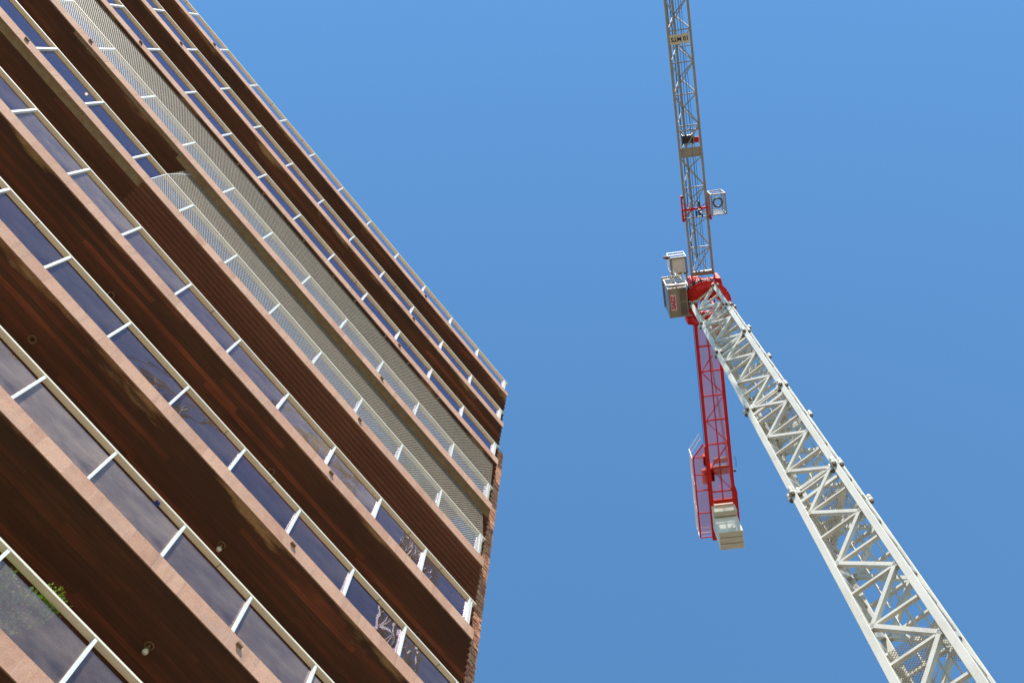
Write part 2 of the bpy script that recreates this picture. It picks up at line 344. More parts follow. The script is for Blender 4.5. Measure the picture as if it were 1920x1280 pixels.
for k in range(10):
    zr = ZR - 3 * k; zt = zr - 1.045; zb = zr - 1.395
    par = MB()          # slab, its end cut at an angle
    P = [(U0, -0.019), (U1 - .01, -0.019), (SPL(1.0), 1.0), (SPL(1.0), 2.2), (U0, 2.2)]
    par.poly([(x, y, z_) for z_ in (zb + 0.055, zt - 0.16) for x, y in P], [(4, 3, 2, 1, 0), (5, 6, 7, 8, 9), (0, 1, 6, 5), (1, 2, 7, 6), (2, 3, 8, 7), (3, 4, 9, 8), (4, 0, 5, 9)])
    par.box(U0, U1, 0.012, 0.13, zt - 0.165, zt - 0.012)                     # upstand behind the stone
    bal = par.build('balcony', M_rustc, bld)
    lip = MB(); lip.box(U0, U1 - 0.01, -0.037, -0.0305, zb - 0.004, zb + 0.030); lip.build('edge_trim', M_lip, bal)
    # stone band
    s = MB(); u = U1
    bk = MB(); bk.box(U0 + 0.002, U1 - 0.003, -0.0478, -0.020, zb + 0.012, zt - 0.003)
    sf = bk.build('stone_band', M_grout, bal)
    while u > U0 + 0.01:
        wdt = min(BAY / 3, u - U0) if u < U1 - 0.001 else 0.20 + 0.02
        if random.random() < 0.06: wdt *= 0.55
        t = random.betavariate(2.2, 1.8); e = random.uniform(-0.0015, 0.0015)
        s.box(max(u - wdt, U0) + 0.0025, u - 0.0025, -0.050 + e, -0.038, zb, zt, t)
        s.box(max(u - wdt, U0) + 0.0025, u - 0.0025, -0.050 + e, 0.125, zt + 0.001, zt + 0.013, t)
        u -= wdt
    s.build('granite_tile_facing', M_granite, sf) if False else s.build('granite_tiles', M_granite, bal)
    # ceiling underneath, planks running along the facade
    c = MB(); cs = MB(); yy = -0.030; pw = 0.098
    while yy < 2.19:
        u = SPL(yy + pw / 2) - 0.004
        while u > U0 + 0.02:
            L = random.uniform(1.6, 4.4); x0 = max(u - L, U0)
            hi = random.random()
            tint = (0.92 + 0.08 * random.random()) if hi > 0.965 else random.random() * 0.55 + (0.35 if hi > 0.78 else 0)
            slat = (k == 4)
            drop = random.uniform(0, 0.003)
            if slat and u > -10.45:
                x0 = max(x0, -10.45)
                cs.box(x0 + 0.001, u - 0.001, yy + 0.006, yy + pw - 0.006, zb + 0.022, zb + 0.052, random.random() * 0.7)
            else:
                if not (k == 4 and yy < 0.08) and not (k == 3 and u > -10.4 and yy < 0.08):
                    c.box(x0 + 0.001, u - 0.001, yy + 0.0012, yy + pw - 0.0012, zb + 0.028 - drop, zb + 0.054, tint)
            u = x0
        yy += pw
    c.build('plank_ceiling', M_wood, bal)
    if cs.v: cs.build('slatted_ceiling', M_slat, bal)
    # handrail
    h = MB(); h.box(U0, U1 - 0.02, -0.018, 0.082, zr - 0.040, zr)
    # joints and small brackets under the rail
    hr = h.build('handrail', M_handrail, bal, bevel=0.003)
    for j in range(14):
        if random.random() < 0.3:
            h = MB(); x = -j * BAY - random.uniform(0.4, 0.9); h.box(x, x + 0.008, -0.010, 0.09, zr - 0.046, zr - 0.0405); h.build('rail_joint', M_dark, hr)
    # posts and panes
    rest = MB(); restg = MB()
    for j in range(15):
        u = -j * BAY
        if j == 14: u = U0 + 0.03
        inside = any(-0.06 < q[0] < 1.06 and -0.06 < q[1] < 1.06 for q in [to_pixel(loc2world(u, 0, zr - d)) for d in (0.0, 0.5, 1.0)])
        if inside:
            if post0 is None:
                post0 = pmesh.build('post', M_white, bal, loc=(u, 0, zr), bevel=0.002)
            else: dup(post0, bal, (u, 0, zr))
        else:
            b0 = len(rest.v)
            rest.poly([(x + u, y, z_ + zr) for x, y, z_ in pmesh.v], pmesh.f)
        if j < 14:
            x0, x1 = -(j + 1) * BAY + 0.022, -j * BAY - 0.022
            inside = any(-0.02 < q[0] < 1.02 and -0.02 < q[1] < 1.02 for q in [to_pixel(loc2world(uu, 0, zr - d)) for d in (0.1, 1.0) for uu in (x0, x1)])
            lvl = (0.05, 0.10, 0.10, 0, 0.12, 0.42, 0.30, 1.35, 0.95, 1.2)[k] * random.uniform(0.6, 1.35)
            if k == 5: lvl = (0.25, 0.4, 1.2, 1.3, 0.75, 0.6, 0.9, 1.3, 1.1, 0.5, 0.4, 0.6, 0.4, 0.4)[j]
            if k == 8 and j == 5: lvl = 0.55
            mm = pane_mb(0, x1 - x0, lvl)
            if inside: mm.build('glass_pane', M_glass, bal, loc=(x0, 0, zr))
            else: restg.poly([(x + x0, y, z_ + zr) for x, y, z_ in mm.v], mm.f, lvl)
    if rest.v: tag(rest.build('post_row', M_white, bal), kind='stuff')
    if restg.v: tag(restg.build('glass_row', M_glass, bal), kind='stuff')
    # end frame at the corner: a second slim post and a short return rail
    e = MB(); e.box(0.052, 0.078, -0.012, 0.06, zt + 0.013, zr - 0.041); e.box(0.10, 0.125, 0.09, 0.13, zt + 0.013, zr - 0.041)
    e.build('corner_post', M_white, bal)
    # drain spouts on the stone band
    for us in (-3.96, -13.90):
        d = MB(); z0 = zr - 1.175
        d.hexa([(us - 0.055, -0.100, z0 - 0.022), (us + 0.045, -0.100, z0 - 0.030), (us + 0.045, -0.048, z0 - 0.024), (us - 0.055, -0.048, z0 - 0.018),
                (us - 0.055, -0.100, z0 + 0.026), (us + 0.045, -0.100, z0 + 0.018), (us + 0.045, -0.048, z0 + 0.026), (us - 0.055, -0.048, z0 + 0.032)])
        d.build('drain_spout', M_spout, bal, bevel=0.004)
    if k in NET:
        a, c_ = NET[k]; n = MB()
        n2 = MB(); n2.sheet((a, -0.030, zt + 0.014), (1, 0, 0), (0, 0.022, 0.98), c_ - a, 0.985); n2.build('guard_net', M_net2, bal)
        yt = 0.135 if k == 4 else 0.03
        H = math.hypot(yt + 0.006, 1.56)
        nx = 24; L = c_ - a
        for q in range(nx):     # slightly slack cloth between fixings
            x0 = a + L * q / nx
            n.sheet((x0, -0.006, zr + 0.002), (1, 0, 0), (0, yt + 0.006, 1.56), L / nx, H)
            n.uv[len(n.f) - 1] = [(x0, 0), (x0 + L / nx, 0), (x0 + L / nx, H), (x0, H)]
        n.build('safety_net', M_net, bal)
        ed = MB(); ed.path([(a, -0.030, zt + 0.014), (a, -0.008, zr), (a + 0.12, yt, zb + 3.0 - 0.01)], 0.008)
        ed.tube((a, -0.012, zr + 0.004), (c_, -0.012, zr + 0.004), 0.006, 6)
        ed.build('net_edge_rope', M_net, bal) if False else ed.build('net_edge_rope', M_white, bal)
        for q in range(9):
            cl = MB()
            x = -1.0 - q * 1.15 + random.uniform(-0.3, 0.3)
            if x > a: cl.box(x, x + 0.05, yt - 0.05, yt + 0.02, zr + 1.53, zr + 1.60)
            if cl.v: cl.build('net_bracket', M_ringm, bal)

# ------------------------------------------------------------------ lamps under the balcony ceilings
def ceiling_lamp(u, y, k, label, bulb=True, lit=False, group=None):
    zc = ZR - 3 * k - 1.395 + 0.022
    x, yy, _ = loc2world(u, y, 0)
    o = empty('ceiling_lamp', (x, yy, zc), YAW, label, 'ceiling lamp', group)
    r = MB(); r.torus((0, 0, -0.012), 0.062, 0.008); r.torus((0, 0, -0.006), 0.048, 0.005)
    r.build('mounting_ring', M_ringm, o, smooth=True)
    if bulb:
        s = MB(); s.tube((0, 0, 0.0), (0, 0, -0.09), 0.022, 12); s.tube((0, 0, -0.088), (0, 0, -0.10), 0.028, 12); s.build('socket', M_ringm, o)
        b_ = MB(); b_.ball((0, 0, -0.15), 0.030 if lit else 0.043, 1.15); b_.build('bulb', M_lit if lit else M_bulb, o, smooth=True)
    else:
        s = MB(); s.tube((0, 0, 0.0), (0, 0, -0.035), 0.016, 10); s.build('socket', M_dark, o)
    return o
ceiling_lamp(-4.69, 0.73, 6, 'round bulb in a ring on the wooden ceiling, nearest the blue clip on the rail')
ceiling_lamp(-4.73, 0.745, 7, 'round bulb on the lowest wooden ceiling in view, near the bottom edge')
ceiling_lamp(-8.90, 0.70, 6, 'faint empty lamp ring on the dark ceiling at the left edge', bulb=False)
ceiling_lamp(-8.92, 0.71, 5, 'empty lamp ring partly hidden by a white handrail, upper left one', bulb=False)
ceiling_lamp(-4.70, 0.705, 5, 'empty lamp ring just behind the handrail near the middle of the facade', bulb=False)
ceiling_lamp(-0.53, 0.725, 5, 'empty lamp ring behind the handrail close to the brick corner', bulb=False)
ceiling_lamp(-13.07, 0.70, 3, 'small lit yellow bulb seen through the glass at the upper left', lit=True)

# blue clip on a handrail
x, y, z = loc2world(-5.98, 0.055, ZR - 21 - 0.04)
c = MB(); c.hexa([(-0.045, -0.030, -0.03), (0.03, -0.026, -0.035), (0.035, 0.040, -0.03), (-0.04, 0.045, -0.03), (-0.04, -0.028, -0.001), (0.028, -0.024, -0.001), (0.03, 0.035, -0.001), (-0.035, 0.04, -0.001)])
cc = c.build('plastic_clip', M_blue, loc=(x, y, z)); cc.rotation_euler.z = YAW
tag(cc, 'small blue plastic clip hanging under a white handrail', 'clip')

# potted shrub on the lowest balcony in view
x, y, z = loc2world(-6.80, 0.30, ZR - 24 - 1.16)
sh = empty('potted_shrub', (x, y, z), YAW, 'leafy green shrub behind the glass of the lowest balcony, poking over its handrail', 'shrub')
p = MB(); p.tube((0, 0, 0), (0, 0, 0.30), 0.13, 20, 0.18); p.tube((0, 0, 0.27), (0, 0, 0.32), 0.195, 20); p.build('pot', M_pot, sh)
st = MB(); lf = MB(); rnd = random.Random(3); tips = []
for i in range(44):
    a = rnd.uniform(0, 6.28); r = rnd.uniform(0.15, 0.66); h = rnd.uniform(0.22, 1.14)
    p0 = Vector((0, 0, 0.28)); p2 = Vector((math.cos(a) * r * 1.05, math.sin(a) * r * 0.40 - 0.02, h)); p1 = (p0 + p2) / 2 + Vector((0, 0, 0.12))
    st.tube(p0, p1, 0.010, 5, 0.006); st.tube(p1, p2, 0.006, 5, 0.002); tips += [(p1, p2)]
for (a_, b_) in [((0.62, -0.10, 1.10), (0.70, -0.13, 1.50)), ((0.50, -0.1, 1.05), (0.60, -0.12, 1.40)), ((0.65, -0.1, 0.8), (0.74, -0.13, 1.15)), ((0.55, -0.1, 0.9), (0.80, -0.12, 1.42))]:
    tips.append((Vector(a_), Vector(b_))); st.tube((0.1, -0.05, 0.8), a_, 0.006, 5); st.tube(a_, b_, 0.005, 5, 0.002)
for (a_, b_) in tips:
    for q in range(80):
        f = rnd.random() ** 0.7; c0 = a_.lerp(b_, f) + Vector([rnd.gauss(0, 0.05) for _ in range(3)])
        if c0.y < -0.23 and c0.z < 1.17: c0.y = -0.22 + rnd.random() * 0.1
        d = Vector([rnd.gauss(0, 1) for _ in range(3)]).normalized(); n_ = d.orthogonal().normalized() if rnd.random() < .5 else d.cross(Vector((0, 0, 1))).normalized()
        L = rnd.uniform(0.034, 0.062); W = L * 0.42
        lf.poly([c0, c0 + d * L * 0.5 + n_ * W, c0 + d * L, c0 + d * L * 0.5 - n_ * W], [(0, 1, 2, 3)], rnd.random())
st.build('stems', M_bark, sh); lf.build('leaves', M_leaf, sh)

# ------------------------------------------------------------------ tower crane
CX, CY = 5.8773, 9.0915; MY = -0.7003; W = 1.2; CH = 0.138
crane = empty('tower_crane', (CX, CY, 0), 0, 'cream lattice tower crane with grey jib, red counter jib and small cab', 'tower crane')
cm, sm = math.cos(MY), math.sin(MY)
def mp(a, b_, z): return Vector((a * cm - b_ * sm, a * sm + b_ * cm, z + EYE))
JA = R(82.086 + 180); jx = Vector((math.cos(JA), math.sin(JA), 0)); jy = Vector((-jx.y, jx.x, 0))
def J(a, l, z): return jx * a + jy * l + Vector((0, 0, z + EYE))
UPX = (cm, sm, 0)
corners = [(-1, -1), (1, -1), (1, 1), (-1, 1)]
ci = W / 2 - CH / 2
zl, zrr, PT = 27.0, 25.898, 2.2235
nodes = sorted([(zl + PT * i, 0) for i in range(-13, 7)] + [(zrr + PT * i, 1) for i in range(-13, 7)])
joints = [-1.6, 10.32, 21.44, 27.0, 32.56, 36.2, 39.35]
cn = Vector((cm, sm, 0)); dn = Vector((-sm, cm, 0))
for si, (za, zb_) in enumerate(zip(joints, joints[1:])):
    m = MB()
    for (a, b_) in corners:
        m.bar(mp(a * ci, b_ * ci, za), mp(a * ci, b_ * ci, zb_), CH, CH, up=UPX)
        # collar and pin lugs at the section joint
        m.bar(mp(a * ci, b_ * ci, zb_ - 0.13), mp(a * ci, b_ * ci, zb_ + (0.13 if si < 5 else 0)), CH + 0.012, CH + 0.012, up=UPX)
        m.bar(mp(a * (ci - 0.02), b_ * ci, zb_ + 0.02), mp(a * (ci - 0.20), b_ * ci, zb_ + 0.02), 0.10, 0.12); m.bar(mp(a * ci, b_ * (ci - 0.02), zb_ + 0.02), mp(a * ci, b_ * (ci - 0.20), zb_ + 0.02), 0.10, 0.12)
        for (da, db) in ((a, 0), (0, b_), (-a, 0)):
            o_ = CH / 2 + 0.045
            for dz in (-0.13, 0.02):
                if si == 5 and dz > 0: continue
                m.tube(mp(a * ci + da * o_, b_ * ci + db * o_, zb_ + dz), mp(a * ci + da * o_, b_ * ci + db * o_, zb_ + dz + 0.12), 0.056, 12)
    sec = m.build('mast_section', M_cream, crane, bevel=0.006)
    m = MB()
    for (a, b_) in corners:
        for (da, db) in ((a, 0), (0, b_), (-a, 0)):
            o_ = CH / 2 + 0.045
            m.tube(mp(a * ci + da * o_, b_ * ci + db * o_, zb_ - 0.18), mp(a * ci + da * o_, b_ * ci + db * o_, zb_ - 0.131), 0.038, 8)
    m.build('joint_pins', M_pin, sec)
    m = MB()
    if si < 5:
        for q in range(4):     # doubled frames and a flat tie at each joint
            A = corners[q]; B = corners[(q + 1) % 4]
            for zz_, hh in ((zb_ + 0.10, 0.05), (zb_ - 0.10, 0.06), (zb_ - 0.46, 0.12)):
                m.bar(mp(A[0] * ci, A[1] * ci, zz_).lerp(mp(B[0] * ci, B[1] * ci, zz_), 0.07), mp(A[0] * ci, A[1] * ci, zz_).lerp(mp(B[0] * ci, B[1] * ci, zz_), 0.93), 0.05, hh)
    for (h1, s1), (h2, s2) in zip(nodes, nodes[1:]):
        if not (za - 0.05 <= h1 < zb_ - 0.05): continue
        for q in range(4):
            A = corners[q]; B = corners[(q + 1) % 4]
            pa, pb = (A, B) if (s1 == q % 2) else (B, A)
            inn = 0.96
            ax = Vector((pb[0] - pa[0], pb[1] - pa[1])) / 2
            st_ = ci - CH / 2 + 0.012
            fx = lambda P, s: (P[0] * ci + ax.x * s * CH / 2 * 0.9, P[1] * ci + ax.y * s * CH / 2 * 0.9)
            p1 = fx(pa, 1); p2 = fx(pb, -1)
            if h2 < 39.25: m.bar(mp(*p1, h1 - 0.06), mp(*p2, h2 + 0.06), 0.085, 0.085, up=(cn if abs(ax.x) < .5 else dn))
            m.bar(mp(*p1, h1), mp(*p2, h1), 0.07, 0.06)
        if h1 in (zb_,): pass
    m.build('diagonal_bracing', M_cream, sec)
# double beams just under each joint
# ladder and rest platforms inside the mast
L_ = MB(); lr = MB()
du = Vector((0.035, -0.15, 0))
zz = 0.0
L_.tube(mp(0, 0, -1.4) + du * 2.4 + Vector((0.05, 0, 0)), mp(0, 0, 38.9) + du * 2.4 + Vector((0.05, 0, 0)), 0.018, 8)
for s in (-1, 1): L_.bar(mp(0, 0, -1.4) + du * s, mp(0, 0, 38.9) + du * s, 0.05, 0.022)
while zz < 38.5:
    L_.tube(mp(0, 0, zz) - du, mp(0, 0, zz) + du, 0.012, 6); zz += 0.29
lad = L_.build('ladder', M_cream, crane)
for pi, zp in enumerate([4.0, 9.6, 15.1, 20.7, 26.25, 31.8, 35.4]):
    m = MB(); k_ = ci
    A, B, C_, D = [mp(a * k_, b_ * k_, zp) for a, b_ in corners]
    m.bar(B, D, 0.12, 0.10)                                       # beam across the corners
    m.bar(A.lerp(B, .08), D.lerp(C_, .08), 0.05, 0.06); m.bar(B.lerp(A, .08), C_.lerp(D, .08), 0.05, 0.06)
    m.bar(A.lerp(D, .5), B.lerp(D, .5), 0.05, 0.05)
    fr_ = m.build('rest_platform', M_cream, crane)
    s = MB(); s.poly([A, B, D], [(0, 1, 2)]); s.uv[0] = [(0, 0), (1.06, 0), (0, 1.06)]
    b0 = len(s.f); E_ = B.lerp(D, .42); s.poly([B + Vector((0, 0, .03)), C_ + Vector((0, 0, .03)), E_ + Vector((0, 0, .03))], [(0, 1, 2)]); s.uv[b0] = [(0, 0), (0, 1.06), (.6, .4)]
    s.build('grating', M_grate, fr_)

# turntable -------------------------------------------------------
def disc(m, zc, h, r0, r1, n=40):
    P = []
    for zz_, rr in ((zc, r0), (zc + h, r1)):
        for i in range(n): P.append(J(rr * math.cos(2 * math.pi * i / n), rr * math.sin(2 * math.pi * i / n) - 0.12, zz_))
    for zz_, rr in ((zc + h, r1 - 0.30), (zc, r0 - 0.30)):
        for i in range(n): P.append(J(rr * math.cos(2 * math.pi * i / n), rr * math.sin(2 * math.pi * i / n) - 0.12, zz_))
    m.poly(P, [(k_ * n + i, k_ * n + (i + 1) % n, ((k_ + 1) % 4) * n + (i + 1) % n, ((k_ + 1) % 4) * n + i) for k_ in range(4) for i in range(n)])
m = MB(); disc(m, 39.40, 0.26, 0.70, 0.84); disc(m, 39.66, 0.07, 0.90, 0.90); disc(m, 39.73, 0.45, 0.76, 0.76)
for i in range(12):   # gussets on the flared collar
    a_ = 2 * math.pi * i / 12; ca, sa = math.cos(a_), math.sin(a_)
    m.bar(J(0.72 * ca, 0.72 * sa - .12, 39.42), J(0.88 * ca, 0.88 * sa - .12, 39.66), 0.02, 0.09)
for (a, b_) in corners:     # brackets on the four mast heads
    p = mp(a * ci, b_ * ci, 39.36); m.bar(p, p + Vector((0, 0, 0.08)), 0.26, 0.26, up=UPX)
tt = m.build('turntable', M_red, crane, bevel=0.008)
m = MB(); disc(m, 40.18, 0.14, 0.84, 0.84); m.build('slewing_gear', M_dark, tt)
m = MB()
for s in (-1, 1):
    P = [J(0.80, s * 0.42, 40.35), J(0.80, s * 0.54, 40.35), J(-0.85, s * 0.86, 40.35), J(-0.95, s * 0.50, 40.35)]
    Q = [p + Vector((0, 0, 1.05)) for p in P]
    if s > 0: m.hexa(P + Q)
    else: m.hexa(P[::-1] + Q[::-1])
m.hexa([J(-0.45, -0.6, 40.36), J(-0.45, 0.6, 40.36), J(-0.85, 0.62, 40.36), J(-0.85, -0.62, 40.36), J(-0.45, -0.6, 40.60), J(-0.45, 0.6, 40.60), J(-0.85, 0.62, 40.60), J(-0.85, -0.62, 40.60)])
m.bar(J(0.12, -0.55, 40.5), J(0.12, 0.6, 40.5), 0.14, 0.2)
m.bar(J(0.76, -0.43, 40.6), J(0.76, 0.43, 40.6), 0.06, 0.3)
m.build('slewing_frame', M_red, tt, bevel=0.006)
m = MB(); m.tube(J(0.42, 0.28, 40.2), J(0.42, 0.28, 41.0), 0.10, 14); m.tube(J(0.42, 0.28, 41.0), J(0.42, 0.28, 41.3), 0.07, 12); m.build('slewing_motor', M_dark, tt, smooth=False)
m = MB()
m.path([J(-0.5, 0.92, 40.0), J(-0.55, 1.0, 39.8), J(-0.75, 0.98, 39.75), J(-0.85, 0.88, 39.9), J(-0.7, 0.86, 40.2)], 0.018)
m.build('cable_loop', M_sign, tt)
# tower head
m = MB(); top = [J(-0.16, -0.1, 45.2), J(-0.16, 0.1, 45.2)]
base = [J(0.55, -0.36, 41.45), J(0.55, 0.36, 41.45), J(-0.6, -0.36, 41.45), J(-0.6, 0.36, 41.45)]
for i_, p in enumerate(base): m.bar(p, top[i_ % 2], 0.08, 0.08)
for f in (0.0, 0.28, 0.52, 0.74):
    q_ = [p.lerp(top[i_ % 2], f) for i_, p in enumerate(base)]
    for a, b_ in ((0, 1), (2, 3), (0, 2), (1, 3)): m.bar(q_[a], q_[b_], 0.05, 0.05)
    q2 = [p.lerp(top[i_ % 2], min(f + 0.26, 1)) for i_, p in enumerate(base)]
    m.bar(q_[0], q2[2], 0.04); m.bar(q_[1], q2[3], 0.04); m.bar(q_[0], q2[1], 0.04)
m.bar(J(-0.16, -0.22, 45.2), J(-0.16, 0.22, 45.2), 0.16, 0.3)
m.build('tower_head', M_red, crane)
m = MB()
for s in (-1, 1):
    m.bar(J(0.0, s * 0.06, 45.2), J(23.0, s * 0.06, 43.4), 0.035, 0.05)
    m.bar(J(-0.3, s * 0.15, 45.1), J(-10.0, s * 0.52, 41.75), 0.035, 0.05); m.bar(J(-0.3, s * 0.19, 45.1), J(-10.0, s * 0.58, 41.75), 0.02, 0.02)
m.build('tie_bars', M_rope, crane)

# jib -------------------------------------------------------------
ZJ = 41.5; B0 = 0.70; STEP = 1.16; NB = 21
m = MB(); zt_ = ZJ + 1.25; end = B0 + STEP * NB
for s in (-1, 1): m.bar(J(0.80, s * 0.41, ZJ), J(end, s * 0.41, ZJ), 0.085, 0.085)
m.bar(J(B0 + STEP / 2, -0.02, zt_), J(end - STEP / 2, -0.02, zt_), 0.085, 0.085)
m.bar(J(0.84, -0.46, ZJ - 0.02), J(0.84, 0.46, ZJ - 0.02), 0.16, 0.16)
jib = m.build('jib', M_jib, crane, bevel=0.005)
m = MB()
for i in range(NB + 1):
    a = B0 + STEP * i
    if i: m.bar(J(a, -0.38, ZJ), J(a, 0.38, ZJ), 0.045, 0.045)
    if i < NB:
        s = 1 if i % 2 else -1
        m.bar(J(a + 0.05, s * 0.38, ZJ), J(a + STEP - 0.05, -s * 0.38, ZJ), 0.04, 0.04)
        ap = J(a + STEP / 2, -0.02, zt_ - 0.03)
        for s in (-1, 1):
            m.tube(J(a + 0.03, s * 0.40, ZJ + 0.03), ap, 0.029, 8); m.tube(J(a + STEP - 0.03, s * 0.40, ZJ + 0.03), ap, 0.029, 8)
m.build('jib_bracing', M_jib, jib)
m = MB()
for l, zz_ in ((0.02, ZJ + 0.5), (0.13, ZJ + 0.4), (0.20, ZJ + 0.35), (-0.02, ZJ + 0.9)):
    m.tube(J(0.9 if l != .02 else 0.2, l, zz_), J(end, l, zz_), 0.009, 5)
m.tube(J(3.2, 0.02, ZJ - 0.4), J(end, 0.05, ZJ + 0.05), 0.006, 5)
m.build('wire_ropes', M_rope, jib)
# distance sign under the jib
def text_mesh(txt, size, name, mat, parent, mtx, squeeze=1.0, depth=0.004, bold=0.0):
    cu = bpy.data.curves.new(name, 'FONT'); cu.body = txt; cu.size = size; cu.extrude = depth; cu.offset = bold
    cu.align_x = 'CENTER'; cu.align_y = 'CENTER'; cu.space_character = 1.05
    t_ = bpy.data.objects.new(name, cu); S.collection.objects.link(t_)
    dg = bpy.context.evaluated_depsgraph_get(); me = bpy.data.meshes.new_from_object(t_.evaluated_get(dg))
    bpy.data.objects.remove(t_); bpy.data.curves.remove(cu)
    me.transform(Matrix.Diagonal((squeeze, 1, 1, 1))); me.transform(mtx)
    me.materials.clear(); me.materials.append(mat)
    o = bpy.data.objects.new(name, me); S.collection.objects.link(o); o.parent = parent; return o
def frame(origin, right, up):
    r_ = Vector(right).normalized(); u_ = Vector(up).normalized(); n_ = r_.cross(u_)
    return Matrix(((r_.x, u_.x, n_.x, origin[0]), (r_.y, u_.y, n_.y, origin[1]), (r_.z, u_.z, n_.z, origin[2]), (0, 0, 0, 1)))
m = MB()
for l0, l1 in ((-0.375, 0.03), (0.055, 0.33)):
    P = [J(9.48, l0, ZJ - 0.075), J(9.48, l1, ZJ - 0.075), J(9.84, l1, ZJ - 0.075), J(9.84, l0, ZJ - 0.075)]
    m.hexa([P[0], P[3], P[2], P[1]] + [p + Vector((0, 0, .012)) for p in (P[0], P[3], P[2], P[1])])
sg = m.build('distance_sign', M_sign, jib)
text_mesh('10 MTS', 0.215, 'sign_lettering', M_black, sg, frame(J(9.665, -0.01, ZJ - 0.080), -jy, -jx), squeeze=0.93, bold=0.004)
m = MB(); m.bar(J(9.38, -0.38, ZJ - 0.01), J(9.38, 0.38, ZJ - 0.01), 0.03); m.box; m.build('sign_bracket', M_jib, sg)
# winch
m = MB(); m.tube(J(5.98, -0.24, ZJ + 0.25), J(5.98, 0.12, ZJ + 0.25), 0.165, 20); m.tube(J(5.98, -0.27, ZJ + 0.25), J(5.98, -0.24, ZJ + 0.25), 0.21, 20); m.tube(J(5.98, 0.12, ZJ + 0.25), J(5.98, 0.15, ZJ + 0.25), 0.21, 20)
wn = m.build('trolley_winch', M_dark, jib)
m = MB(); m.tube(J(5.93, 0.19, ZJ + 0.2), J(5.93, 0.36, ZJ + 0.2), 0.115, 16); m.build('winch_motor', M_red, wn)
m = MB(); P = [J(5.36, -0.37, ZJ + 0.0), J(5.36, 0.37, ZJ), J(5.68, 0.37, ZJ), J(5.68, -0.37, ZJ)]
m.hexa([P[0], P[3], P[2], P[1]] + [p + Vector((0, 0, .03)) for p in (P[0], P[3], P[2], P[1])])
m.bar(J(6.33, -0.38, ZJ), J(6.33, 0.38, ZJ), 0.05); m.bar(J(6.33, -0.30, ZJ + .03), J(5.6, -0.30, ZJ + .03), 0.035); m.bar(J(6.33, 0.16, ZJ + .03), J(5.6, 0.16, ZJ + .03), 0.03)
m.build('winch_bed', M_jib, wn)

# trolley -----------------------------------------------------------
m = MB()
for s, a0, a1 in ((-1, 2.92, 3.92), (1, 2.88, 3.88)):
    l = s * 0.52 - 0.01
    m.bar(J(a0, l, ZJ - 0.06), J(a0 + 0.42, l, ZJ - 0.06), 0.07, 0.2); m.bar(J(a0 + 0.42, l, ZJ - 0.06), J(a1, l, ZJ - 0.06), 0.055, 0.16)
m.bar(J(3.37, -0.50, ZJ - 0.10), J(3.36, 0.49, ZJ - 0.10), 0.075, 0.07)
for s in (-1, 1):
    m.bar(J(3.37, s * 0.10, ZJ - 0.10), J(3.62, s * 0.5, ZJ - 0.10), 0.03); m.bar(J(3.37, s * 0.10, ZJ - 0.10), J(3.12, s * 0.5, ZJ - 0.10), 0.03)
tro = m.build('trolley', M_red, crane)
m = MB()
for s in (-1, 1):
    for a in (2.98, 3.84): m.tube(J(a, s * 0.44, ZJ + 0.085), J(a, s * 0.50, ZJ + 0.085), 0.06, 12)
    m.tube(J(3.37 + 0.18 * s, 0.02 + 0.06 * s, ZJ - 0.2), J(3.37 + 0.18 * s, 0.06 + 0.06 * s, ZJ - 0.2), 0.12, 14)
m.build('sheave', M_dark, tro)
m = MB(); m.bar(J(3.30, 0.05, ZJ - 1.15), J(3.30, 0.05, ZJ - 0.55), 0.10, 0.05); m.tube(J(3.30, 0.0, ZJ - 0.62), J(3.30, 0.1, ZJ - 0.62), 0.12, 14)
m.path([J(3.30, 0.05, ZJ - 1.15), J(3.30, 0.05, ZJ - 1.32), J(3.23, 0.05, ZJ - 1.42), J(3.27, 0.05, ZJ - 1.52), J(3.36, 0.05, ZJ - 1.50), J(3.40, 0.05, ZJ - 1.40)], 0.022)
m.tube(J(3.36, 0.02, ZJ - .6), J(3.5, 0.02, ZJ - .1), 0.008, 5); m.tube(J(3.24, 0.08, ZJ - .6), J(3.2, 0.08, ZJ - .1), 0.008, 5)
m.build('hook_block', M_dark, tro)
m = MB(); zf = ZJ - 1.25; zt2 = ZJ - 0.25
a0, a1, l0, l1 = 3.22, 3.98, 0.45, 0.96
Fp = [(a0, l0), (a1, l0), (a1, l1), (a0, l1)]
for i in range(4):
    p, q = Fp[i], Fp[(i + 1) % 4]
    m.bar(J(*p, zf), J(*q, zf), 0.045); m.bar(J(*p, zt2), J(*q, zt2), 0.035); m.bar(J(*p, (zf + zt2) / 2), J(*q, (zf + zt2) / 2), 0.022)
    m.bar(J(*p, zf - 0.04), J(*p, zt2), 0.04)
m.bar(J(3.6, l0, zt2), J(3.6, 0.40, ZJ - 0.1), 0.05); m.bar(J(3.3, l0, zt2), J(3.3, 0.44, ZJ - 0.1), 0.03)
bk = m.build('service_basket', M_jib, tro)
m = MB(); m.torus(J(3.66, 0.68, zf + 0.06), 0.165, 0.035); m.build('rubber_ring', M_dark, bk, smooth=True)
m = MB(); m.sheet(J(a0, l0, zf + 0.012), jx, jy, a1 - a0, l1 - l0); m.sheet(J(a0, l1, zf + .03), jx, (0, 0, 1), a1 - a0, 0.9); m.sheet(J(a0, l0, zf + .03), jy, (0, 0, 1), l1 - l0, .9); m.build('basket_mesh', M_fine, bk)

